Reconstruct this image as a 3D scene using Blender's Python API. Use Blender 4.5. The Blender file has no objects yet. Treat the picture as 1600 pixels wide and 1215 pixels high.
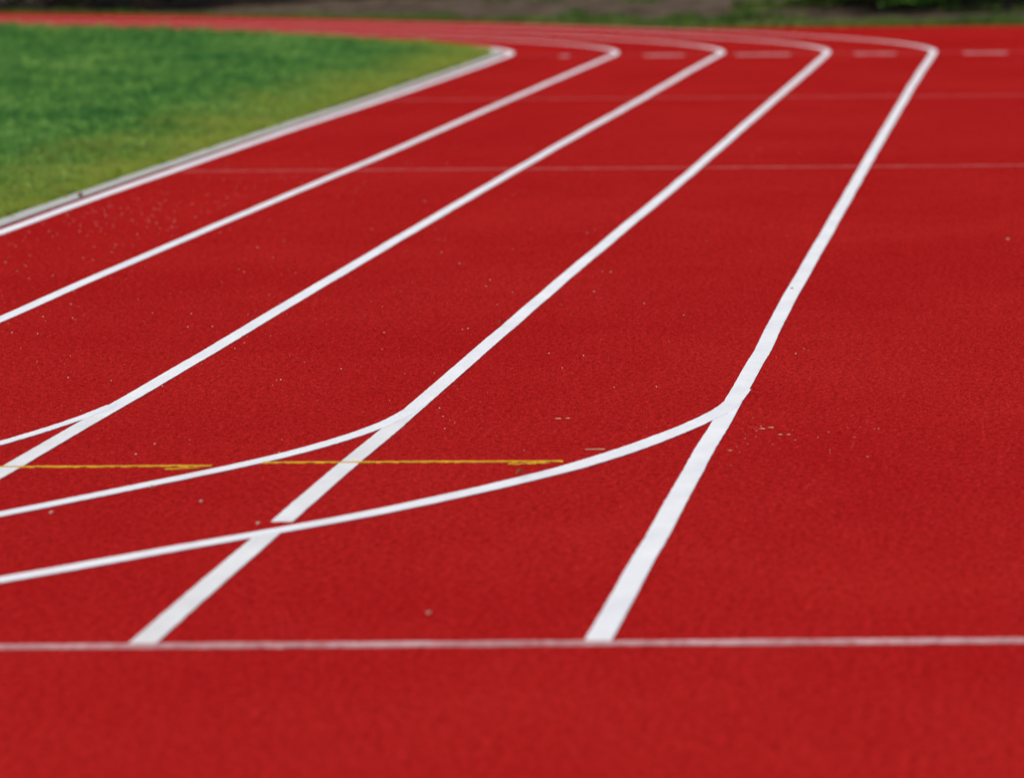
import bpy, bmesh, math, random
import numpy as np
from mathutils import Vector, Matrix
random.seed(7); rng = np.random.default_rng(7)
S = bpy.context.scene; COL = S.collection

# ---------------------------------------------------------------- camera, sky, sun, exposure
CAM_H = 2.064
fw = Vector((-0.05227269, 0.99734363, -0.05072722)); rt = Vector((0.99861995, 0.05194632, -0.00773196)); up = rt.cross(fw)
cd = bpy.data.cameras.new('camera'); cam = bpy.data.objects.new('camera', cd); COL.objects.link(cam)
cd.sensor_width = 36; cd.lens = 15791.5 * 36 / 1600; cd.clip_start = 0.5; cd.clip_end = 3000
cam.matrix_world = Matrix(((rt.x, up.x, -fw.x, 0), (rt.y, up.y, -fw.y, 0), (rt.z, up.z, -fw.z, CAM_H), (0, 0, 0, 1)))
cd.dof.use_dof = True; cd.dof.focus_distance = 41.5; cd.dof.aperture_fstop = 6.0; cd.dof.aperture_blades = 7
S.camera = cam
SUN_EL, SUN_AZ = math.radians(50), math.radians(-118)          # sun stands high on the left, a little behind the camera
w = bpy.data.worlds.new('World'); S.world = w; w.use_nodes = True
nt = w.node_tree; bg = nt.nodes['Background']; sky = nt.nodes.new('ShaderNodeTexSky')
sky.sky_type = 'NISHITA'; sky.sun_disc = False; sky.sun_elevation = SUN_EL; sky.sun_rotation = SUN_AZ
nt.links.new(sky.outputs[0], bg.inputs[0]); bg.inputs[1].default_value = 0.085
sl = bpy.data.lights.new('sun', 'SUN'); sl.energy = 3.1; sl.angle = math.radians(0.6); sl.color = (1.0, 0.95, 0.87)
so = bpy.data.objects.new('sun', sl); COL.objects.link(so)
sdir = Vector((math.sin(SUN_AZ) * math.cos(SUN_EL), math.cos(SUN_AZ) * math.cos(SUN_EL), math.sin(SUN_EL)))
so.rotation_euler = sdir.to_track_quat('Z', 'Y').to_euler(); so.location = sdir * 50
S.view_settings.view_transform = 'Standard'; S.view_settings.look = 'None'; S.view_settings.exposure = 0.28; S.view_settings.gamma = 1
S.view_settings.use_curve_mapping = False

# ---------------------------------------------------------------- material helper
class NT:
    def __init__(s, name):
        s.m = bpy.data.materials.new(name); s.m.use_nodes = True; s.t = s.m.node_tree
        s.b = s.t.nodes['Principled BSDF']; s.b.inputs['Roughness'].default_value = 0.9
        s.b.inputs['Specular IOR Level'].default_value = 0.0
        s.geo = s.t.nodes.new('ShaderNodeNewGeometry'); s.P = s.geo.outputs['Position']
    def lk(s, a, b): s.t.links.new(a, b)
    def scaled(s, v):
        n = s.t.nodes.new('ShaderNodeVectorMath'); n.operation = 'MULTIPLY'; s.lk(s.P, n.inputs[0]); n.inputs[1].default_value = v; return n.outputs[0]
    def noise(s, scale=1.0, vec=None, detail=2.0, rough=0.5):
        n = s.t.nodes.new('ShaderNodeTexNoise'); n.inputs['Scale'].default_value = scale; n.inputs['Detail'].default_value = detail
        n.inputs['Roughness'].default_value = rough; s.lk(vec if vec is not None else s.P, n.inputs['Vector']); return n.outputs[0]
    def ramp(s, f, stops):
        n = s.t.nodes.new('ShaderNodeValToRGB'); e = n.color_ramp.elements
        while len(e) < len(stops): e.new(0.5)
        for k, (p, c) in enumerate(stops): e[k].position = p; e[k].color = (*c, 1) if len(c) == 3 else c
        s.lk(f, n.inputs[0]); return n.outputs[0]
    def mix(s, f, a, b, mode='MIX'):
        n = s.t.nodes.new('ShaderNodeMix'); n.data_type = 'RGBA'; n.blend_type = mode
        for sock, v in ((n.inputs[0], f), (n.inputs[6], a), (n.inputs[7], b)):
            if isinstance(v, (int, float)): sock.default_value = v
            elif isinstance(v, tuple): sock.default_value = (*v, 1)
            else: s.lk(v, sock)
        return n.outputs[2]
    def mrange(s, f, a, b, c=0.0, d=1.0):
        n = s.t.nodes.new('ShaderNodeMapRange'); s.lk(f, n.inputs[0])
        for k, v in zip((1, 2, 3, 4), (a, b, c, d)): n.inputs[k].default_value = v
        return n.outputs[0]
    def math(s, op, a, b=None):
        n = s.t.nodes.new('ShaderNodeMath'); n.operation = op
        for k, v in enumerate((a, b)):
            if v is None: continue
            if isinstance(v, (int, float)): n.inputs[k].default_value = v
            else: s.lk(v, n.inputs[k])
        return n.outputs[0]
    def bump(s, h, strength=0.4, dist=0.01):
        n = s.t.nodes.new('ShaderNodeBump'); n.inputs['Strength'].default_value = strength; n.inputs['Distance'].default_value = dist
        s.lk(h, n.inputs['Height']); s.lk(n.outputs[0], s.b.inputs['Normal'])
    def base(s, c):
        if isinstance(c, tuple): s.b.inputs['Base Color'].default_value = (*c, 1)
        else: s.lk(c, s.b.inputs['Base Color'])
        return s.m

def red_color(n):
    """rubber surfacing: granule grain, paver-laid streaks, broad wear"""
    grain = n.noise(170, detail=2, rough=0.7)
    g2 = n.noise(1.0, n.scaled((45, 11, 45)), 3, 0.65)
    broad = n.noise(1.0, n.scaled((0.55, 0.16, 0.5)), 3, 0.55)
    streak = n.noise(1.0, n.scaled((3.2, 0.9, 1)), 3, 0.6)
    c = n.ramp(grain, [(0.28, (0.21, 0.0036, 0.0044)), (0.5, (0.36, 0.0088, 0.0085)), (0.72, (0.46, 0.022, 0.019))])
    c = n.mix(n.mrange(g2, 0.33, 0.67), n.mix(1.0, c, (0.70, 0.62, 0.68), 'MULTIPLY'), n.mix(1.0, c, (1.2, 1.35, 1.3), 'MULTIPLY'))
    c = n.mix(n.mrange(broad, 0.35, 0.65), n.mix(1.0, c, (0.95, 0.86, 0.9), 'MULTIPLY'), n.mix(1.0, c, (1.02, 1.14, 1.1), 'MULTIPLY'))
    c = n.mix(n.mrange(streak, 0.3, 0.7, 0, 0.35), c, n.mix(1.0, c, (1.12, 1.5, 1.45), 'MULTIPLY'))
    return c, grain, g2

def mat_track():
    n = NT('red_rubber'); c, grain, g2 = red_color(n)
    n.bump(n.math('ADD', grain, n.math('MULTIPLY', g2, 1.0)), 0.35, 0.003)
    return n.base(c)

def mat_granule():
    n = NT('rubber_granule'); c, grain, g2 = red_color(n); rnd = n.geo.outputs['Random Per Island']
    c = n.mix(1.0, c, n.ramp(rnd, [(0.0, (0.25, 0.3, 0.35)), (0.35, (0.85, 0.8, 0.8)), (0.8, (1.15, 1.3, 1.3)), (1.0, (1.45, 3.2, 3.2))]), 'MULTIPLY')
    return n.base(c)

def mat_paint(name, lo, hi, cover=1.0, patch=(60, 14, 60)):
    """line paint over the rubber: 'cover' is how much of the rubber the paint still hides"""
    n = NT(name); red, grain, g2 = red_color(n)
    dirt = n.noise(1.0, n.scaled((5, 0.9, 5)), 4, 0.6)
    fine = n.noise(150, detail=2, rough=0.7)
    c = n.mix(n.mrange(dirt, 0.35, 0.65), lo, hi)
    c = n.mix(n.mrange(fine, 0.25, 0.5, 0.3, 0.0), c, (0.42, 0.34, 0.33))
    pn = n.noise(1.0, n.scaled(patch), 3, 0.7)
    if cover < 1: f = n.mrange(pn, 0.5 - cover * 0.5, 0.95 - cover * 0.5 , 1.0, 0.0)
    else: f = n.mrange(pn, 0.24, 0.30, 0.55, 0.0)
    c = n.mix(f, c, red)
    n.bump(n.math('ADD', fine, grain), 0.8, 0.005)
    n.b.inputs['Roughness'].default_value = 0.7
    return n.base(c)

def mat_plain(name, a, b, scale=20, bump=0.3, dist=0.01):
    n = NT(name); v = n.noise(scale, detail=4, rough=0.6); c = n.ramp(v, [(0.3, a), (0.7, b)])
    n.bump(v, bump, dist); return n.base(c)

def mat_leafy(name, cols, scale, trans=0.35, edge=False, vscale=None):
    n = NT(name)
    a = n.noise(1.0, n.scaled(vscale or (scale, scale, scale)), 3, 0.55)
    c = n.ramp(a, cols)
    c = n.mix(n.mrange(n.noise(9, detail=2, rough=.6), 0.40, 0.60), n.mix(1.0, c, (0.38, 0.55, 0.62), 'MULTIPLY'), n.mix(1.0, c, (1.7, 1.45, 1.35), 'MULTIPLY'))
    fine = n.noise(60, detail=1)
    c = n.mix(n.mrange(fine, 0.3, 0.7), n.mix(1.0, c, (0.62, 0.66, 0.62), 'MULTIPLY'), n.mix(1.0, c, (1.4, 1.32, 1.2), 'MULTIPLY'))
    if edge:
        at = n.t.nodes.new('ShaderNodeAttribute'); at.attribute_name = 'tint'
        c = n.mix(1.0, c, n.ramp(at.outputs['Fac'], [(0.0, (0.50, 0.62, 0.60)), (0.6, (1.0, 1.0, 1.0)), (1.0, (1.75, 1.45, 1.5))]), 'MULTIPLY')
    if edge:   # drier, yellower turf in the trodden band beside the kerb
        sx = n.t.nodes.new('ShaderNodeSeparateXYZ'); n.lk(n.P, sx.inputs[0])
        wob = n.noise(1.0, n.scaled((1.3, 0.28, 1)), 4, 0.65)
        dx = n.math('MAXIMUM', n.math('MULTIPLY', n.math('ADD', sx.outputs[0], 6.25), -1.0), 0.0)
        # inside the bend the distance is taken to the arc instead
        px = n.math('ADD', sx.outputs[0], 42.58); py = n.math('MAXIMUM', n.math('ADD', sx.outputs[1], -115.55), 0.0)
        rr = n.math('POWER', n.math('ADD', n.math('MULTIPLY', px, px), n.math('MULTIPLY', py, py)), 0.5)
        d = n.math('MAXIMUM', n.math('SUBTRACT', 36.33, rr), 0.0)
        d = n.math('ADD', d, n.math('MULTIPLY', n.math('ADD', wob, -0.5), 2.4))
        dry = n.mix(n.mrange(n.noise(1.0, n.scaled((5, 1.2, 5)), 3, 0.6), 0.35, 0.65), (0.36, 0.45, 0.055), (0.55, 0.50, 0.10))
        c = n.mix(n.mrange(d, 0.1, 1.35, 0.80, 0.0), c, dry)
    n.base(c); n.b.inputs['Roughness'].default_value = 0.55
    tr = n.t.nodes.new('ShaderNodeBsdfTranslucent'); n.lk(c, tr.inputs[0])
    mx = n.t.nodes.new('ShaderNodeMixShader'); mx.inputs[0].default_value = trans
    n.lk(n.b.outputs[0], mx.inputs[1]); n.lk(tr.outputs[0], mx.inputs[2]); n.lk(mx.outputs[0], n.t.nodes['Material Output'].inputs[0])
    return n.m

M = dict(
    gran=mat_granule(),
    red=mat_track(),
    white=mat_paint('white_line_paint', (0.74, 0.74, 0.755), (0.84, 0.84, 0.84)),
    grey=mat_paint('weathered_line_paint', (0.68, 0.67, 0.66), (0.79, 0.785, 0.78)),
    pale=mat_paint('worn_white_paint', (0.46, 0.23, 0.23), (0.60, 0.38, 0.38), 0.80, (28, 6, 28)),
    seam=mat_paint('joint_residue', (0.42, 0.15, 0.15), (0.50, 0.22, 0.2), 0.62, (9, 5, 9)),
    mark=mat_paint('faded_dash_paint', (0.50, 0.25, 0.25), (0.62, 0.36, 0.36), 0.72, (6, 2, 6)),
    yellow=mat_paint('yellow_line_paint', (0.60, 0.31, 0.012), (0.76, 0.45, 0.03), 0.93, (22, 10, 22)),
    kerb=mat_plain('kerb_concrete', (0.34, 0.34, 0.31), (0.48, 0.47, 0.43), 6, 0.3, 0.004),
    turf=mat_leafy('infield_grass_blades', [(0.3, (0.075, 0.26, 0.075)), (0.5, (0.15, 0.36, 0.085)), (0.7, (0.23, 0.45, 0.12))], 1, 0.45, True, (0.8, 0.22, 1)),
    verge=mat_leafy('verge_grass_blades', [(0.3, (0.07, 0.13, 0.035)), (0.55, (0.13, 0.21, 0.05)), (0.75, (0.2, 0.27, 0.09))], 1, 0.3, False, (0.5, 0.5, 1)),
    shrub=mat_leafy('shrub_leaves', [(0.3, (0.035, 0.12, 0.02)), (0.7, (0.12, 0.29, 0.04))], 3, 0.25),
    shade_leaf=mat_leafy('shade_coloured_leaves', [(0.3, (0.006, 0.014, 0.005)), (0.7, (0.014, 0.028, 0.009))], 3, 0.05),  # leaf colour taken down to near black to stand for deep shade
    soil=mat_plain('bank_soil', (0.035, 0.024, 0.017), (0.13, 0.095, 0.07), 2.2, 0.9, 0.06),
    sod=mat_plain('soil_under_grass', (0.035, 0.055, 0.015), (0.07, 0.09, 0.03), 4, 0.8, 0.03),
    bark=mat_plain('shrub_bark', (0.05, 0.035, 0.025), (0.10, 0.075, 0.055), 12, 0.8, 0.01),
    stone=mat_plain('pale_grit', (0.42, 0.33, 0.27), (0.62, 0.52, 0.44), 80, 0.4, 0.002),
    leaf=mat_plain('dry_leaf', (0.10, 0.045, 0.02), (0.22, 0.11, 0.05), 90, 0.4, 0.002),
    straw=mat_plain('straw', (0.45, 0.32, 0.20), (0.60, 0.47, 0.32), 60, 0.2, 0.002),
)
# ---------------------------------------------------------------- mesh helpers
def mesh_obj(name, verts, faces, mat, parent=None, smooth=False):
    me = bpy.data.meshes.new(name); me.from_pydata([tuple(map(float, v)) for v in verts], [], [tuple(map(int, f)) for f in faces])
    me.materials.append(mat); me.update()
    if smooth: me.polygons.foreach_set('use_smooth', [True] * len(me.polygons))
    o = bpy.data.objects.new(name, me); COL.objects.link(o)
    if parent: o.parent = parent
    return o
def tag(o, label=None, cat=None, group=None, kind=None):
    for k, v in (('label', label), ('category', cat), ('group', group), ('kind', kind)):
        if v: o[k] = v
    return o
def empty(name, loc=(0, 0, 0), rz=0):
    o = bpy.data.objects.new(name, None); COL.objects.link(o); o.location = loc; o.rotation_euler.z = rz; o.empty_display_size = 0.2; return o
def copy_tree(o, parent=None):
    c = o.copy(); COL.objects.link(c); c.parent = parent
    for ch in [x for x in COL.objects if x.parent == o]: copy_tree(ch, c)
    return c
def clumpy(x, y, s=1.0, seed=0):
    """smooth value noise in -1..1"""
    v = 0
    for k in range(4):
        a = seed * 1.7 + k * 2.4; f = s * (1.0 + 0.73 * k)
        v += math.sin(f * (x * math.cos(a) + y * math.sin(a)) + a * 3 + 1.3 * math.sin(f * 0.6 * (x * math.sin(a) - y * math.cos(a)) + k))
    return v / 4

# ---------------------------------------------------------------- track geometry (metres; lanes run along +Y, bend turns left)
X1, Y0, R, W = -6.084, 115.555, 36.5, 1.22
CX, CY = X1 - R, Y0
WOB = [  # slight wander of each painted line off its ideal place: (Y, dX)
    [(20, 0.0), (58.7, .021), (63.2, -.02), (72.7, -.024), (82.2, -.03), (93.1, .02), (103, .03), (112, .02), (116, 0)],
    [(20, 0.0), (47.2, -.012), (52.2, -.029), (58.1, -.024), (65.5, -.018), (74.7, .010), (88, -.008), (103.5, -.009), (116, 0)],
    [(20, .02), (35, .026), (43, .026), (51, .003), (62.4, -.016), (78, -.028), (92.4, -.01), (109, -.02), (116, 0)],
    [(20, 0), (27.1, 0), (31.7, -.014), (38, -.006), (46.1, -.013), (54.9, -.012), (67.7, .013), (89.3, .006), (107.7, .01), (116, 0)],
    [(20, .01), (27.1, .009), (36.7, -.004), (41.2, .008), (44.5, -.004), (49, -.018), (59.5, -.02), (74.4, -.027), (100.7, -.028), (116, 0)]]
def dr(i, a):
    return (-3.87 + 1.656 * i) * min(a, 0.9) ** 2 if a > 0 else 0.0
def lane_pts(i, y_from, y_to=None, off=0.0, step=0.12, amax=2.6):
    ys = np.arange(y_from, (Y0 if y_to is None else y_to), step)
    wx = sum(np.interp(ys + q, *zip(*WOB[int(round(i))])) for q in np.linspace(-3.5, 3.5, 15)) / 15
    jig = np.array([0.0035 * clumpy(i * 9, y, .8, 3) for y in ys])
    pts = [(X1 + i * W + off + a + b, y) for y, a, b in zip(ys, wx, jig)]
    if y_to is None:
        for a in np.arange(0, amax, 0.008):
            r = R + i * W + off + dr(i, a); pts.append((CX + r * math.cos(a), CY + r * math.sin(a)))
    return pts
def ribbon(pts, width, z, jit=0.0, verts=None, faces=None):
    verts = [] if verts is None else verts; faces = [] if faces is None else faces
    P = np.array(pts); T = np.gradient(P, axis=0); T /= np.linalg.norm(T, axis=1)[:, None]; N = np.stack([T[:, 1], -T[:, 0]], 1)
    wd = np.broadcast_to(np.asarray(width, float), (len(P),)) / 2; b = len(verts)
    for k in range(len(P)):
        jl, jr = rng.normal(0, jit, 2) if jit else (0, 0)
        l = P[k] - N[k] * (wd[k] + jl); r = P[k] + N[k] * (wd[k] + jr)
        verts += [(l[0], l[1], z), (r[0], r[1], z)]
        if k: faces.append((b + 2 * k - 2, b + 2 * k - 1, b + 2 * k + 1, b + 2 * k))
    n_ = len(P); e = len(verts)                     # the paint film's own edges, down to the rubber
    verts += [(q[0], q[1], 0.0003) for q in verts[b:b + 2 * n_]]
    for k in range(1, n_): faces += [(b + 2*k - 2, b + 2*k, e + 2*k, e + 2*k - 2), (b + 2*k + 1, b + 2*k - 1, e + 2*k - 1, e + 2*k + 1)]
    faces += [(b, e, e + 1, b + 1), (b + 2*n_ - 1, e + 2*n_ - 1, e + 2*n_ - 2, b + 2*n_ - 2)]
    return verts, faces

# ground sheet to the horizon, track sheet, infield soil
g = mesh_obj('ground', [(-1500, -1500, -.06), (1500, -1500, -.06), (1500, 1500, -.06), (-1500, 1500, -.06)], [(0, 1, 2, 3)], M['sod']); tag(g, kind='structure')
YEND = 135.35
def r_outer(a):
    tab = [(0, 62), (.40, 43.6), (.47, 42.35), (.55, 42.8), (.70, 43.9), (.78, 44.9), (.90, 46.6), (1.05, 48.4), (1.3, 49.5), (3.2, 49.5)]
    r = float(np.interp(a, *zip(*tab)))
    if a < 0.47: r = min((YEND - CY) / max(math.sin(a), 1e-3), (22 - CX) / math.cos(a)) if a > 1e-6 else 22 - CX
    return r
KI = 0.085 # kerb starts this far inside the centre of the inner line
v = [(X1 - .21, -40, 0), (22, -40, 0), (22, CY, 0), (X1 - .21, CY, 0)]; f = [(0, 1, 2, 3)]
angs = sorted(set(list(np.linspace(0, 3.1416, 240)) + [math.atan2(YEND - CY, 22 - CX), 0.47]))
b = len(v)
for k, a in enumerate(angs):
    ri = R - .21 + dr(-.15, a); ro = r_outer(a)
    v += [(CX + ri * math.cos(a), CY + ri * math.sin(a), 0), (CX + ro * math.cos(a), CY + ro * math.sin(a), 0)]
    if k: f.append((b + 2 * k - 2, b + 2 * k - 1, b + 2 * k + 1, b + 2 * k))
track = tag(mesh_obj('running_track', v, f, M['red']), kind='structure')
v = [(-70, -40, -.012), (X1 - .22, -40, -.012), (X1 - .22, CY, -.012), (-70, CY, -.012)]; f = [(0, 1, 2, 3)]
b = len(v); v.append((CX, CY, -.012))
for k, a in enumerate(np.linspace(0, 3.1416, 120)):
    ri = R - .22 + dr(-.15, a); v.append((CX + ri * math.cos(a), CY + ri * math.sin(a), -.012))
    if k: f.append((b, b + k, b + k + 1))
tag(mesh_obj('infield_ground', v, f, M['sod']), kind='structure')

# bank of soil outside the bend: a strip of terrain following the edge of the rubber
def edge_pt(t):
    """t<0 runs right along the straight end of the rubber, t>0 runs left round the bend (metres)"""
    if t < 0: return Vector((-5.3 - t, YEND)), Vector((0, 1))
    a = 0.493 + t / 44.5
    r = r_outer(a); return Vector((CX + r * math.cos(a), CY + r * math.sin(a))), Vector((math.cos(a), math.sin(a)))
def bank_pt(t, d):
    p, n = edge_pt(t)
    if -7 < t < 7: n = Vector((0, 1)).lerp(Vector((math.cos(.6), math.sin(.6))), min(max((t + 7) / 14, 0), 1)).normalized()
    q = p + n * d
    z = -0.02 + 0.085 * max(d - 1.0, 0) ** 1.02 + (0.035 * clumpy(q.x, q.y, 2.2, 1) + 0.05 * clumpy(q.x, q.y, .7, 5)) * min(d / 2, 1)
    return Vector((q.x, q.y, min(z, 2.4)))
ts = np.concatenate([np.linspace(-30, -8, 30), np.linspace(-7.6, 45, 200)]); ds = [-.25, 0.05, .2, .4, .7, 1, 1.3, 1.7, 2.1, 2.5, 3, 3.5, 4, 4.6, 5.3, 6, 7, 8, 10, 13, 18, 25, 40]
v = []; f = []
for i, t in enumerate(ts):
    for j, d in enumerate(ds):
        p = bank_pt(t, d)
        if j == 0: p.z = -.05
        v.append(p)
        if i and j:
            q = i * len(ds) + j; f.append((q - len(ds) - 1, q - len(ds), q, q - 1))
tag(mesh_obj('soil_bank', v, f, M['soil'], smooth=True), kind='structure')

# ---------------------------------------------------------------- painted markings
H1, H2, H3 = 0.0026, 0.0031, 0.0038
LL = ['painted white inner lane line beside the kerb and the grass infield',
      'second white lane line from the grass, running unbroken into the bend',
      'middle white lane line, forking at the left edge of the picture',
      'white lane line with a short gap where a curved line crosses it',
      'outermost white lane line at the right, the steepest and widest looking']
def lane_line(i, y0, w_, mat, extra=None):
    lp = np.array(lane_pts(i, y0)); wd = w_ * np.interp(np.arctan2(lp[:, 1] - CY, lp[:, 0] - CX), [0, .12, .5], [1, 1, .62])
    vv, ff = ribbon(lp, wd, H1, 0.0006)
    if extra: ribbon(lane_pts(i, *extra), w_ * 1.03, H1, 0.0006, vv, ff)
    o = mesh_obj('lane_line', vv, ff, M['white'])
    if mat is not M['white']:                       # older, greyer paint on the piece before the fork
        o.data.materials.append(mat)
        for p in o.data.polygons: p.material_index = 1 if p.center.y < 38.6 else 0
    return tag(o, LL[i], 'lane line', 'white lane lines curving into the bend')
lane_line(0, 18, 0.082, M['white']); lane_line(1, 18, 0.07, M['white']); lane_line(2, 27.1, 0.071, M['grey'])
lane_line(3, 32.26, 0.071, M['grey'], (27.0, 31.86)); lane_line(4, 27.08, 0.073, M['white'])

def spline(P, n=220):
    P = np.array(P, float); s = np.r_[0, np.cumsum(np.linalg.norm(np.diff(P, axis=0), axis=1))]
    for _ in range(2):
        Q = P.copy(); Q[1:-1] = .25 * P[:-2] + .5 * P[1:-1] + .25 * P[2:]; P = Q
    u = np.linspace(0, s[-1], n); m = np.gradient(P, s, axis=0); out = []
    for t in u:
        k = min(max(np.searchsorted(s, t) - 1, 0), len(s) - 2); h = s[k + 1] - s[k]; x = (t - s[k]) / h
        out.append((2*x**3-3*x**2+1)*P[k] + (x**3-2*x**2+x)*h*m[k] + (-2*x**3+3*x**2)*P[k+1] + (x**3-x**2)*h*m[k+1])
    return np.array(out)
A = [(-1.190, 40.4), (-1.196, 39.78), (-1.208, 39.11), (-1.231, 38.65), (-1.267, 38.24), (-1.366, 37.16), (-1.471, 36.20), (-1.581, 35.4), (-1.727, 34.63), (-1.799, 34.28), (-1.952, 33.57), (-2.088, 32.98), (-2.225, 32.42), (-2.363, 31.95), (-2.528, 31.45), (-2.668, 31.0), (-2.801, 30.5), (-2.936, 30.04), (-3.068, 29.61), (-3.209, 29.17), (-3.346, 28.74), (-4.2, 26.1)]
B = [(-2.424, 39.75), (-2.432, 38.95), (-2.445, 38.31), (-2.487, 37.71), (-2.543, 37.15), (-2.608, 36.62), (-2.667, 36.14), (-2.755, 35.65), (-2.828, 35.27), (-2.9, 34.92), (-3.043, 34.26), (-3.183, 33.6), (-3.319, 32.97), (-3.385, 32.68), (-3.529, 32.05), (-3.667, 31.45), (-4.9, 26.3)]
C_ = [(-3.638, 39.44), (-3.653, 38.92), (-3.667, 38.6), (-3.68, 38.37), (-3.71, 37.98), (-3.74, 37.54), (-3.773, 37.16), (-3.808, 36.81), (-3.878, 36.14), (-4.001, 35.18), (-5.3, 27.5)]
for pts, w0, w1, lab in ((A, .062, .098, 'long curved white line branching left off the outermost lane line'),
                         (B, .055, .080, 'curved white line branching off the gapped lane line, middle one of three'),
                         (C_, .045, .062, 'shortest curved white line, branching off the middle lane line at the left edge')):
    P = spline(pts); k = np.clip(np.arange(len(P)) / 70, 0, 1)
    vv, ff = ribbon(P, w0 + (w1 - w0) * k, H2, 0.001)
    tag(mesh_obj('curved_line', vv, ff, M['white']), lab, 'curved line', 'curved white lines branching off the lanes')

def strip(name, x0, y0, x1, y1, w_, mat, z, jit=0.006, step=.05, ends=False):
    n_ = max(int((x1 - x0) / step), 4); xs = np.linspace(x0, x1, n_)
    pts = [(x, y0 + (y1 - y0) * (x - x0) / (x1 - x0)) for x in xs]
    wd = np.full(n_, w_) * (1 + 0.16 * np.array([clumpy(x * 6, y0, 1, 2) for x in xs]))
    if ends: wd[0] *= .4; wd[-1] *= .4
    vv, ff = ribbon(pts, wd, z, jit); return mesh_obj(name, vv, ff, mat)
tag(strip('cross_line', -7.6, 26.86, 9, 27.13 + .3, 0.17, M['pale'], 0.0035), 'worn pinkish white line across the whole track in the foreground', 'cross line')
tag(strip('surface_joint', X1 + .05, 70.93, 12, 71.5, 0.14, M['seam'], 0.0021), 'thin pale joint across the lanes, nearer and clearer of the two', 'surface joint', 'thin joints across the track')
tag(strip('surface_joint', X1 + .05, 93.07, 12, 94.1, 0.13, M['seam'], 0.0021), 'faint thin joint across the lanes, farther of the two', 'surface joint', 'thin joints across the track')
def yellow(x0, x1, y, xd, lab):
    vv, ff = ribbon([(x, y + .012 * clumpy(x * 5, 0, 1, 4)) for x in np.arange(x0, x1, .02)], .068, H3, .006)
    # second thinner brush pass over the end
    ribbon([(x, y - .17 + .02 * clumpy(x * 5, 3, 1, 4) + .14 * max(0, (x - xd) / (x1 - xd) - .2)) for x in np.arange(xd, x1 - .05, .02)], .055, H3, .008, vv, ff)
    tag(mesh_obj('yellow_line', vv, ff, M['yellow']), lab, 'yellow line', 'thin yellow lines across the lanes')
yellow(-4.85, -2.90, 35.33, -3.06, 'thin yellow painted line at the left edge of the picture')
yellow(-2.744, -1.672, 35.52, -1.87, 'thin yellow painted line between two curved white lines, the right one')
D = [(-5.46, -5.35, 'small'), (-4.50, -4.05, ''), (-3.45, -2.83, ''), (-2.10, -1.63, ''), (-.86, -.37, '')]
labs = ['tiny pale dash in the lane next to the grass at the bend', 'faded pale dash in the second lane from the grass at the bend', 'faded pale dash in the third lane from the grass at the bend',
        'faded pale dash just inside the outermost lane line at the bend', 'faded pale dash outside all the lane lines at the bend']
for (x0, x1, s_), lab in zip(D, labs):
    tag(strip('painted_dash', x0, 115.10 + (x0 + 5) * .045, x1, 115.1 + (x1 + 5) * .045, .85, M['mark'], H1 - .0012, .02, .05), lab, 'painted dash', 'faded dashes across the start of the bend')
tag(strip('surface_joint', X1 + .05, 115.7, 12, 116.4, 0.16, M['seam'], 0.0008), 'faintest joint across the lanes where the dashes are painted at the bend', 'surface joint', 'thin joints across the track')
FD = [(0.86, 40.0, 1.2), (0.70, 39.1, .5), (0.62, 40.6, .5)]
# long pale changeover mark on the far side of the bend, at the left edge of the picture
vv, ff = ribbon([(CX + 38.2 * math.cos(a), CY + 38.2 * math.sin(a)) for a in np.linspace(.752, .84, 30)], .5, H1 - .0012, .02)
tag(mesh_obj('painted_dash', vv, ff, M['mark']), 'long pale painted dash on the far side of the bend, top left', 'painted dash')

# ---------------------------------------------------------------- kerb of concrete stones along the inside
kerb = tag(empty('kerb', (X1 - .13, 60, 0)), 'low pale concrete kerb between the grass infield and the inner lane line', 'kerb')
kp = np.array(lane_pts(0, 18, None, -0.04 - .042 - .062, .25, 2.4)); 
a_idx = len(np.arange(18, Y0, .25))
for k in range(a_idx, len(kp)):
    a = (k - a_idx) * 0.008; r = R - .145 + dr(-.1, a); kp[k] = (CX + r * math.cos(a), CY + r * math.sin(a))
seg = 12; zt = .010
for k in range(0, len(kp) - seg, seg):
    P = kp[k:k + seg + 1].copy(); d = P[-1] - P[0]; L = np.linalg.norm(d); u = d / L
    P[0] += u * .006; P[-1] -= u * .006; o_ = random.uniform(-.006, .006); wid = .125 + random.uniform(-.008, .008)
    T = np.gradient(P, axis=0); T /= np.linalg.norm(T, axis=1)[:, None]; N = np.stack([T[:, 1], -T[:, 0]], 1)
    vv = []; ff = []; prof = [(-wid / 2 - .001, -.03), (-wid / 2, zt - .006), (-wid / 2 + .006, zt), (wid / 2 - .006, zt), (wid / 2, zt - .006), (wid / 2 + .001, -.03)]
    base = Vector((P[0][0], P[0][1], 0))
    for q in range(len(P)):
        for (s_, z) in prof: c = P[q] + N[q] * (s_ + o_); vv.append((c[0] - kerb.location.x, c[1] - kerb.location.y, z))
        if q:
            for m in range(5): a0 = (q - 1) * 6 + m; ff.append((a0, a0 + 1, a0 + 7, a0 + 6))
    ff += [tuple(range(6))[::-1], tuple(range((len(P) - 1) * 6, len(P) * 6))]
    mesh_obj('kerb_stone', vv, ff, M['kerb'], kerb)

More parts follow.
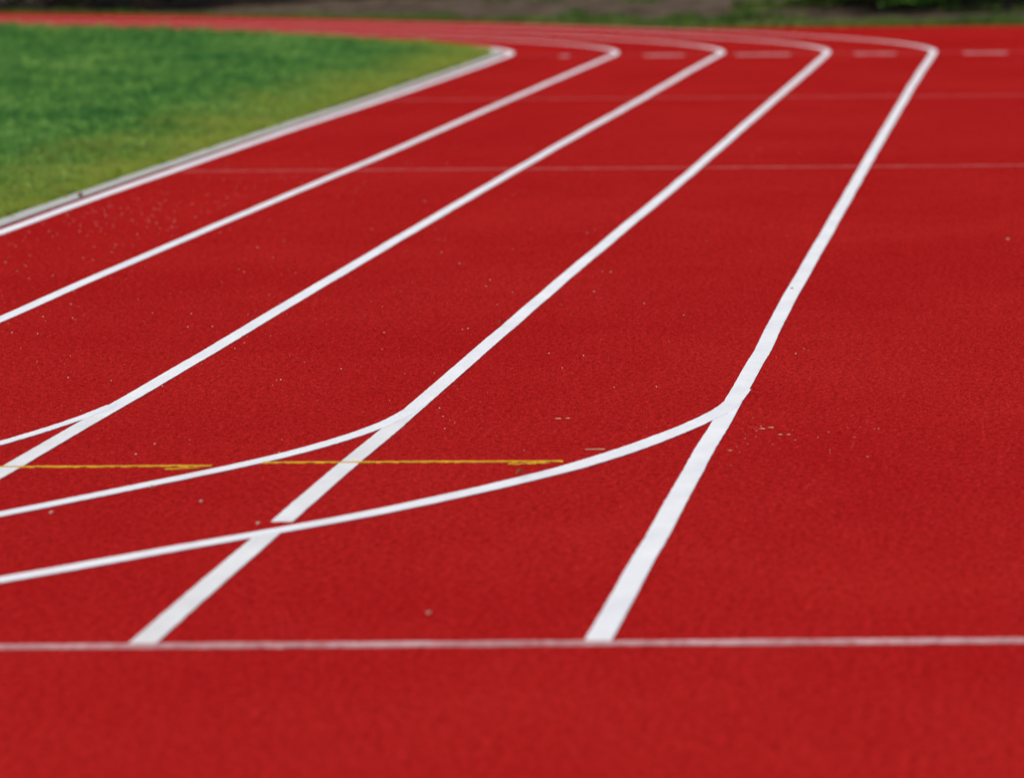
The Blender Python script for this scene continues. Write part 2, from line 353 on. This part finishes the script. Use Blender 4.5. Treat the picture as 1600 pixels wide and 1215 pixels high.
# ---------------------------------------------------------------- scattered patches (stuff)
def patch_mesh(name, mat, n, size, kind, hgt, wid, seed):
    r_ = np.random.default_rng(seed); V = []; F = []
    clumps = [(size * math.sqrt(r_.random()), r_.random() * 6.283, .5 + .8 * r_.random() ** 1.5, .006 + .014 * r_.random()) for _ in range(max(n // 14, 1))]
    tints = r_.random(len(clumps)); TI = []
    for _ in range(n):
        if kind == 'blade':
            ci_ = int(r_.integers(len(clumps))); cr_, ct_, ch_, cs_ = clumps[ci_]; TI += [float(tints[ci_])] * 5
            x, y = cr_ * math.cos(ct_) + r_.normal(0, cs_), cr_ * math.sin(ct_) + r_.normal(0, cs_)
            h = hgt * ch_ * (0.6 + .5 * r_.random()); a = r_.random() * 6.283; lean = h * (.15 + .5 * r_.random()); ww = wid * (.7 + .6 * r_.random()) / 2
            ca, sa = math.cos(a), math.sin(a); la = r_.random() * 6.283; lx, ly = math.cos(la) * lean, math.sin(la) * lean; b = len(V)
            V += [(x - ca * ww, y - sa * ww, 0), (x + ca * ww, y + sa * ww, 0), (x + lx * .4 + ca * ww * .8, y + ly * .4 + sa * ww * .8, h * .6), (x + lx * .4 - ca * ww * .8, y + ly * .4 - sa * ww * .8, h * .6), (x + lx, y + ly, h)]
            F += [(b, b + 1, b + 2, b + 3), (b + 3, b + 2, b + 4)]
        else:
            x, y = (r_.random(2) - .5) * size; s_ = wid * (.5 + .9 * r_.random()) / 2; h = hgt * (.5 + .6 * r_.random()); a = r_.random() * 6.283; b = len(V)
            for k in range(3): V.append((x + s_ * math.cos(a + k * 2.094) * (1 + .3 * r_.random()), y + s_ * math.sin(a + k * 2.094), -.001))
            V.append((x + s_ * .4 * (r_.random() - .5), y + s_ * .4 * (r_.random() - .5), h))
            F += [(b, b + 1, b + 3), (b + 1, b + 2, b + 3), (b + 2, b, b + 3)]
    me = bpy.data.meshes.new(name); me.from_pydata([tuple(map(float, q)) for q in V], [], F); me.materials.append(mat); me.update()
    if kind == 'blade': me.attributes.new('tint', 'FLOAT', 'POINT').data.foreach_set('value', np.asarray(TI, np.float32))
    return bpy.data.objects.new(name, me)                      # not linked: only drawn through the scatter
def scatter(name, patch, pts, rots, scls, mat, parent=None):
    me = bpy.data.meshes.new(name); me.from_pydata([tuple(p) for p in pts], [], []); me.materials.append(mat)
    a = me.attributes.new('rot', 'FLOAT_VECTOR', 'POINT'); a.data.foreach_set('vector', np.asarray(rots, np.float32).ravel())
    a = me.attributes.new('scl', 'FLOAT_VECTOR', 'POINT'); a.data.foreach_set('vector', np.asarray(scls, np.float32).ravel())
    o = bpy.data.objects.new(name, me); COL.objects.link(o); o.parent = parent
    ng = bpy.data.node_groups.new(name + '_scatter', 'GeometryNodeTree')
    ng.interface.new_socket('Geometry', in_out='INPUT', socket_type='NodeSocketGeometry'); ng.interface.new_socket('Geometry', in_out='OUTPUT', socket_type='NodeSocketGeometry')
    N = ng.nodes.new; gi, go, ip, oi = N('NodeGroupInput'), N('NodeGroupOutput'), N('GeometryNodeInstanceOnPoints'), N('GeometryNodeObjectInfo')
    oi.inputs['Object'].default_value = patch
    for nm, sock in (('rot', 'Rotation'), ('scl', 'Scale')):
        na = N('GeometryNodeInputNamedAttribute'); na.data_type = 'FLOAT_VECTOR'; na.inputs['Name'].default_value = nm
        ng.links.new(na.outputs['Attribute'], ip.inputs[sock])
    ng.links.new(gi.outputs[0], ip.inputs['Points']); ng.links.new(oi.outputs['Geometry'], ip.inputs['Instance']); ng.links.new(ip.outputs[0], go.inputs[0])
    md = o.modifiers.new('scatter', 'NODES'); md.node_group = ng
    return tag(o, kind='stuff')

# rubber granules standing proud of the surface, where the lens is sharp enough to show them
pts = [[] for _ in range(5)]; rot = [[] for _ in range(5)]; scl = [[] for _ in range(5)]
for y in np.arange(24, 134, 1.0):
    for x in np.arange(X1 + 1.04 - (14 if y > CY else 0), 3.2, 1.0):
        if x < -.118 * y - 2: continue
        rr = math.hypot(x - CX, max(y - CY, 0))
        if rr > R + .535 and y < YEND - .6 and (y < CY + 2 or rr < 42):
            k = random.randrange(5); h = float(np.interp(y, [24, 34, 60, 90, 134], [.7, 1, 1, .75, .6]))
            pts[k].append((x, y, 0)); rot[k].append((0, 0, random.randrange(4) * math.pi / 2)); scl[k].append((1, 1, h))
pn = [(X1 + .29, y, 0) for y in np.arange(24, CY, .5)]       # narrower squares up against the inner line
scatter('rubber_granules', patch_mesh('granule_patch', M['gran'], 750, .5, 'gran', .0021, .0105, 40), pn, [(0, 0, random.randrange(4) * math.pi / 2) for _ in pn], np.ones((len(pn), 3)), M['red'], track)
for k in range(5): scatter('rubber_granules', patch_mesh('granule_patch', M['gran'], 3000, 1.0, 'gran', .0021, .0105, 30 + k), pts[k], rot[k], scl[k], M['red'], track)

# infield turf
pb = patch_mesh('turf_patch', M['turf'], 1100, .34, 'blade', .085, .006, 5); pts = []; rot = []; scl = []
y = 46.0
while y < 152:
    xl = -.128 * y - 1.2; x = xl
    while x < X1 - .3:
        px, py = x + random.uniform(-.1, .1), y + random.uniform(-.1, .1)
        if py < CY: dist = (X1 - .22) - px
        else:
            rr = math.hypot(px - CX, py - CY); a = math.atan2(py - CY, px - CX); dist = R - .22 + dr(-.15, a) - rr
        if dist > .27:
            e = min(dist / 1.3, 1); s_ = (.62 + .38 * e) * (1.0 + .9 * min(max((py - 124) / 6, 0), 1)) * (1 + .28 * clumpy(px, py, 1.1, 2) + .2 * random.uniform(-1, 1))
            pts.append((px, py, -.012)); rot.append((0, 0, random.uniform(0, 6.28))); scl.append((1, 1, s_))
        x += .40
    y += .40
# short fringe right against the kerb
y = 46.0
while y < 132:
    if y < CY: px, py = X1 - .22 - random.uniform(.07, .2), y
    else:
        a = (y - CY) / R; r = R - .22 + dr(-.15, a) - random.uniform(.07, .2); px, py = CX + r * math.cos(a), CY + r * math.sin(a)
    s_ = random.uniform(.15, .3); pts.append((px, py, -.012)); rot.append((0, 0, random.uniform(0, 6.28))); scl.append((s_, s_, random.uniform(.4, .75)))
    y += .09
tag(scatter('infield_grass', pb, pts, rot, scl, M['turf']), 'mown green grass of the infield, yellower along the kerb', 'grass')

# verge grass outside the rubber and thin tufts over the bank
pv = patch_mesh('verge_patch', M['verge'], 420, .3, 'blade', .10, .009, 9); pts = []; rot = []; scl = []
for t in np.arange(-12, 24, .22):
    for d in np.arange(.15, 9, .27):
        if t < -7 and random.random() < .3: pass
        tt, dd = t + random.uniform(-.12, .12), d + random.uniform(-.12, .12)
        n_ = clumpy(tt * 1.0, dd * 2.2, .8, 8)
        grassy = math.exp(-max(dd - (1.0 if tt < 2 else .45), 0) / (.8 if tt < 4 else .5)) + .28 * n_
        if tt > 14: grassy -= .35
        if random.random() < grassy * (1.0 if dd < 1.6 else .55):
            p = bank_pt(tt, max(dd, .12)); s_ = (.55 + .5 * max(0, n_) + random.uniform(0, .45)) * (1 if tt < 6 else .8)
            pts.append((p.x, p.y, p.z - .01)); rot.append((0, 0, random.uniform(0, 6.28))); scl.append((random.uniform(.7, 1.1),) * 2 + (s_,))
tag(scatter('verge_grass', pv, pts, rot, scl, M['verge']), 'rough green grass along the outer edge of the track below the bank', 'grass')

# ---------------------------------------------------------------- shrubs and hedge beyond the bank
def make_shrub(name, mat, h, rx, n, leaf, seed):
    r_ = random.Random(seed); root = empty(name)
    cl = []
    for _ in range(26):
        th = r_.uniform(0, 6.28); rr = rx * math.sqrt(r_.random()) * .8; cl.append((rr * math.cos(th), rr * math.sin(th), h * r_.uniform(.12, .85), r_.uniform(.28, .5) * rx))
    V = []; F = []
    for _ in range(n):
        cx, cy, cz, cr = r_.choice(cl); d = Vector((r_.gauss(0, 1), r_.gauss(0, 1), r_.gauss(0, 1))).normalized() * cr * r_.uniform(.55, 1.05)
        c = Vector((cx, cy, cz)) + Vector((d.x, d.y, d.z * .9))
        if c.z < .06: c.z = .06 + r_.random() * .1
        u = Vector((r_.gauss(0, 1), r_.gauss(0, 1), r_.gauss(0, .7))).normalized(); n2 = u.cross(Vector((r_.gauss(0, 1), r_.gauss(0, 1), r_.gauss(0, 1)))).normalized()
        L = leaf * r_.uniform(.7, 1.3); b = len(V)
        V += [c - u * L, c + n2 * L * .42 + u * .1 * L, c + u * L, c - n2 * L * .42 + u * .1 * L]; F.append((b, b + 1, b + 2, b + 3))
    mesh_obj('foliage', V, F, mat, root)
    V = []; F = []
    for s_ in range(5):
        a = s_ * 1.26 + r_.random(); top = Vector((math.cos(a) * rx * .5, math.sin(a) * rx * .5, h * .75)); b0 = Vector((math.cos(a) * .08, math.sin(a) * .08, -.1)); b = len(V)
        for q in range(4):
            c = b0.lerp(top, q / 3); rad = .035 * (1 - q / 4)
            for k in range(5): V.append(c + Vector((math.cos(k * 1.257) * rad, math.sin(k * 1.257) * rad, 0)))
            if q: F += [(b + (q - 1) * 5 + k, b + (q - 1) * 5 + (k + 1) % 5, b + q * 5 + (k + 1) % 5, b + q * 5 + k) for k in range(5)]
    mesh_obj('stem', V, F, M['bark'], root)
    return root
protoA = make_shrub('shrub', M['shrub'], 1.9, 1.35, 7000, .055, 1); protoB = make_shrub('shade_coloured_shrub', M['shade_leaf'], 2.9, 1.5, 7500, .06, 2)
usedA = usedB = False
def put_shrub(kind, t, d, s_, lab, grp):
    global usedA, usedB
    p = bank_pt(t, d)
    if kind == 'A': o = copy_tree(protoA) if usedA else protoA; usedA = True
    else: o = copy_tree(protoB) if usedB else protoB; usedB = True
    o.location = p; o.rotation_euler.z = random.uniform(0, 6.28); o.scale = (s_, s_, s_ * random.uniform(.9, 1.1)); tag(o, lab, 'shrub', grp)
ORD = ['first', 'second', 'third', 'fourth', 'fifth', 'sixth', 'seventh', 'eighth']
# shrub mass closing the far left, its deep shade put into the leaf colour
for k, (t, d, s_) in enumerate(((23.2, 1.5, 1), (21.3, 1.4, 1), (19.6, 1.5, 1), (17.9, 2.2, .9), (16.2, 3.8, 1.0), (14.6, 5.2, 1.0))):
    put_shrub('B', t, d, s_, 'shrub at top left, leaves coloured as deep shade, %s of its row from the left' % ORD[k], 'shrubs at the left with shade-coloured leaves')
# green hedge at the upper right
for k, (t, d) in enumerate(((1.3, 5.4), (-.4, 4.3), (-2.0, 3.6), (-3.5, 3.9), (-5.0, 4.9), (-6.7, 6.1), (-8.5, 6.4))):
    put_shrub('A', t, d, random.uniform(.85, 1.0), 'leafy green shrub at the top right, %s of its row from the left' % ORD[k], 'green shrubs at the top right')
# a weed plant by the track edge
pl = empty('weed_plant', bank_pt(4.2, .55)); V = []; F = []; V2 = []; F2 = []
for k in range(90):
    a = random.uniform(0, 6.28); c = Vector((random.gauss(0, .16), random.gauss(0, .16), random.uniform(.02, .24))); u = Vector((math.cos(a), math.sin(a), random.uniform(-.3, .6))).normalized(); n2 = u.cross(Vector((0, 0, 1))).normalized(); L = random.uniform(.03, .07); b = len(V)
    V += [c - u * L, c + n2 * L * .5, c + u * L, c - n2 * L * .5]; F.append((b, b + 1, b + 2, b + 3))
    if k < 16:
        b = len(V2); V2 += [(c.x * .3 - .004, c.y * .3, -.02), (c.x * .3 + .004, c.y * .3, -.02), (c.x, c.y, c.z)]; F2.append((b, b + 1, b + 2))
mesh_obj('foliage', V, F, M['shrub'], pl); mesh_obj('stem', V2, F2, M['shrub'], pl)
tag(pl, 'small bushy green weed growing at the outer edge of the track', 'plant')

# ---------------------------------------------------------------- litter and grit on the rubber
def rock(name, x, y, s_, mat, lab, cat, flat=.5, grp=None, z=.002):
    bm = bmesh.new(); bmesh.ops.create_icosphere(bm, subdivisions=1, radius=s_)
    for q in bm.verts: q.co = Vector((q.co.x * random.uniform(.75, 1.2), q.co.y * random.uniform(.75, 1.3), q.co.z * flat * random.uniform(.7, 1.2)))
    me = bpy.data.meshes.new(name); bm.to_mesh(me); bm.free(); me.materials.append(mat); o = bpy.data.objects.new(name, me); COL.objects.link(o)
    o.location = (x, y, z + s_ * flat * .6); o.rotation_euler.z = random.uniform(0, 3); return tag(o, lab, cat, grp)
def leaf(x, y, L, lab, rz=0, z=.01):
    V = []; F = []
    for k in range(7):
        t = k / 6; wd = L * .32 * math.sin(math.pi * min(t * .92 + .04, 1)) ** .8; zz = .012 * math.sin(t * 3) + .004
        V += [((t - .5) * L, -wd, zz + wd * .5), ((t - .5) * L, 0, zz), ((t - .5) * L, wd, zz + wd * .6)]
        if k: b = 3 * k; F += [(b - 3, b - 2, b + 1, b), (b - 2, b - 1, b + 2, b + 1)]
    o = mesh_obj('dry_leaf', V, F, M['leaf']); o.location = (x, y, z); o.rotation_euler.z = rz; return tag(o, lab, 'leaf')
leaf(-1.785, 34.56, .035, 'small brown dry leaf on the upper edge of the long curved line', .4)
leaf(-2.469, 46.2, .03, 'tiny dark leaf at the edge of the gapped lane line', .2)
rock('pebble', -1.715, 28.18, .008, M['stone'], 'blurred tan pebble on bare red rubber in the foreground', 'pebble', .7, 'pebbles on the track')
rock('pebble', -3.001, 33.98, .011, M['stone'], 'tan pebble touching the lower edge of the middle curved line', 'pebble', .6, 'pebbles on the track', .008)
rock('pebble', -2.778, 33.29, .007, M['stone'], 'small pale pebble below the middle curved line near its centre', 'pebble', .6, 'pebbles on the track')
rock('pebble', -3.22, 32.72, .008, M['stone'], 'small pale pebble below the left end of the yellow line', 'pebble', .6, 'pebbles on the track')
rock('pebble', -2.50, 32.15, .008, M['stone'], 'pale pebble beside the gap in the lane line', 'pebble', .6, 'pebbles on the track')
rock('pebble', -.181, 56.75, .010, M['stone'], 'bright pebble alone near the right edge of the picture', 'pebble', .6, 'pebbles on the track')
rock('soil_crumb', -6.20, 65.11, .02, M['leaf'], 'dark crumb of soil lying on the concrete kerb', 'soil crumb', .8, None, .012)
rock('soil_crumb', -1.234, 50.18, .009, M['leaf'], 'dark crumb on the left edge of the outermost lane line', 'soil crumb', .4, None, .003)
for x, y, L, rz, lab in ((-1.831, 38.25, .022, 0, 'left one of two short straws between the outer lane lines'), (-1.796, 38.27, .016, .1, 'right one of two short straws between the outer lane lines'),
        (-1.60, 36.19, .07, .06, 'long thin straw above the long curved line'), (-1.035, 37.48, .02, 0, 'straw just right of the outermost lane line, upper left of its cluster'), (-1.005, 37.56, .02, .1, 'straw right of the outermost lane line, topmost of its cluster'),
        (-.958, 37.09, .012, 0, 'tiny straw right of the outermost lane line, lower left of a pair'), (-.928, 37.08, .012, 0, 'tiny straw right of the outermost lane line, lower right of a pair'), (-1.113, 36.07, .014, 0, 'short straw close to the right side of the outermost lane line')):
    r2 = .0018; V = []; F = []
    for k in range(5):
        for m in range(4): V.append(((k / 4 - .5) * L, r2 * math.cos(m * 1.571) + .003 * math.sin(k), r2 * math.sin(m * 1.571)))
        if k: F += [((k - 1) * 4 + m, (k - 1) * 4 + (m + 1) % 4, k * 4 + (m + 1) % 4, k * 4 + m) for m in range(4)]
    F += [(3, 2, 1, 0), (16, 17, 18, 19)]
    o = mesh_obj('straw', V, F, M['straw']); o.location = (x, y, .005); o.rotation_euler.z = rz; tag(o, lab, 'straw', 'straws on the track')
V = []; F = []
def fleck(x, y, s_):
    b = len(V); a = random.uniform(0, 3); h = s_ * .7
    for k in range(4): V.append((x + s_ * random.uniform(.6, 1.2) * math.cos(a + k * 1.571), y + s_ * random.uniform(.6, 1.4) * math.sin(a + k * 1.571), .001))
    V.append((x, y, h + .002)); F.extend([(b + k, b + (k + 1) % 4, b + 4) for k in range(4)])
for _ in range(420):
    y = random.uniform(36, 78); x = random.triangular(-.118 * y, -.5, -.105 * y)
    if x > X1 + .08: fleck(x, y, random.choice((.0018, .0025, .0032, .0048)))
for _ in range(170):
    y = random.gauss(62, 5); x = X1 + random.uniform(.08, 1.0); fleck(x, y, random.uniform(.002, .005))
for _ in range(30): fleck(random.uniform(-1.1, -.6), random.gauss(37, .8), random.uniform(.0015, .003))
tag(mesh_obj('grit', V, F, M['stone']), 'fine pale grit and seed flecks strewn over the left lanes', 'grit', kind='stuff')
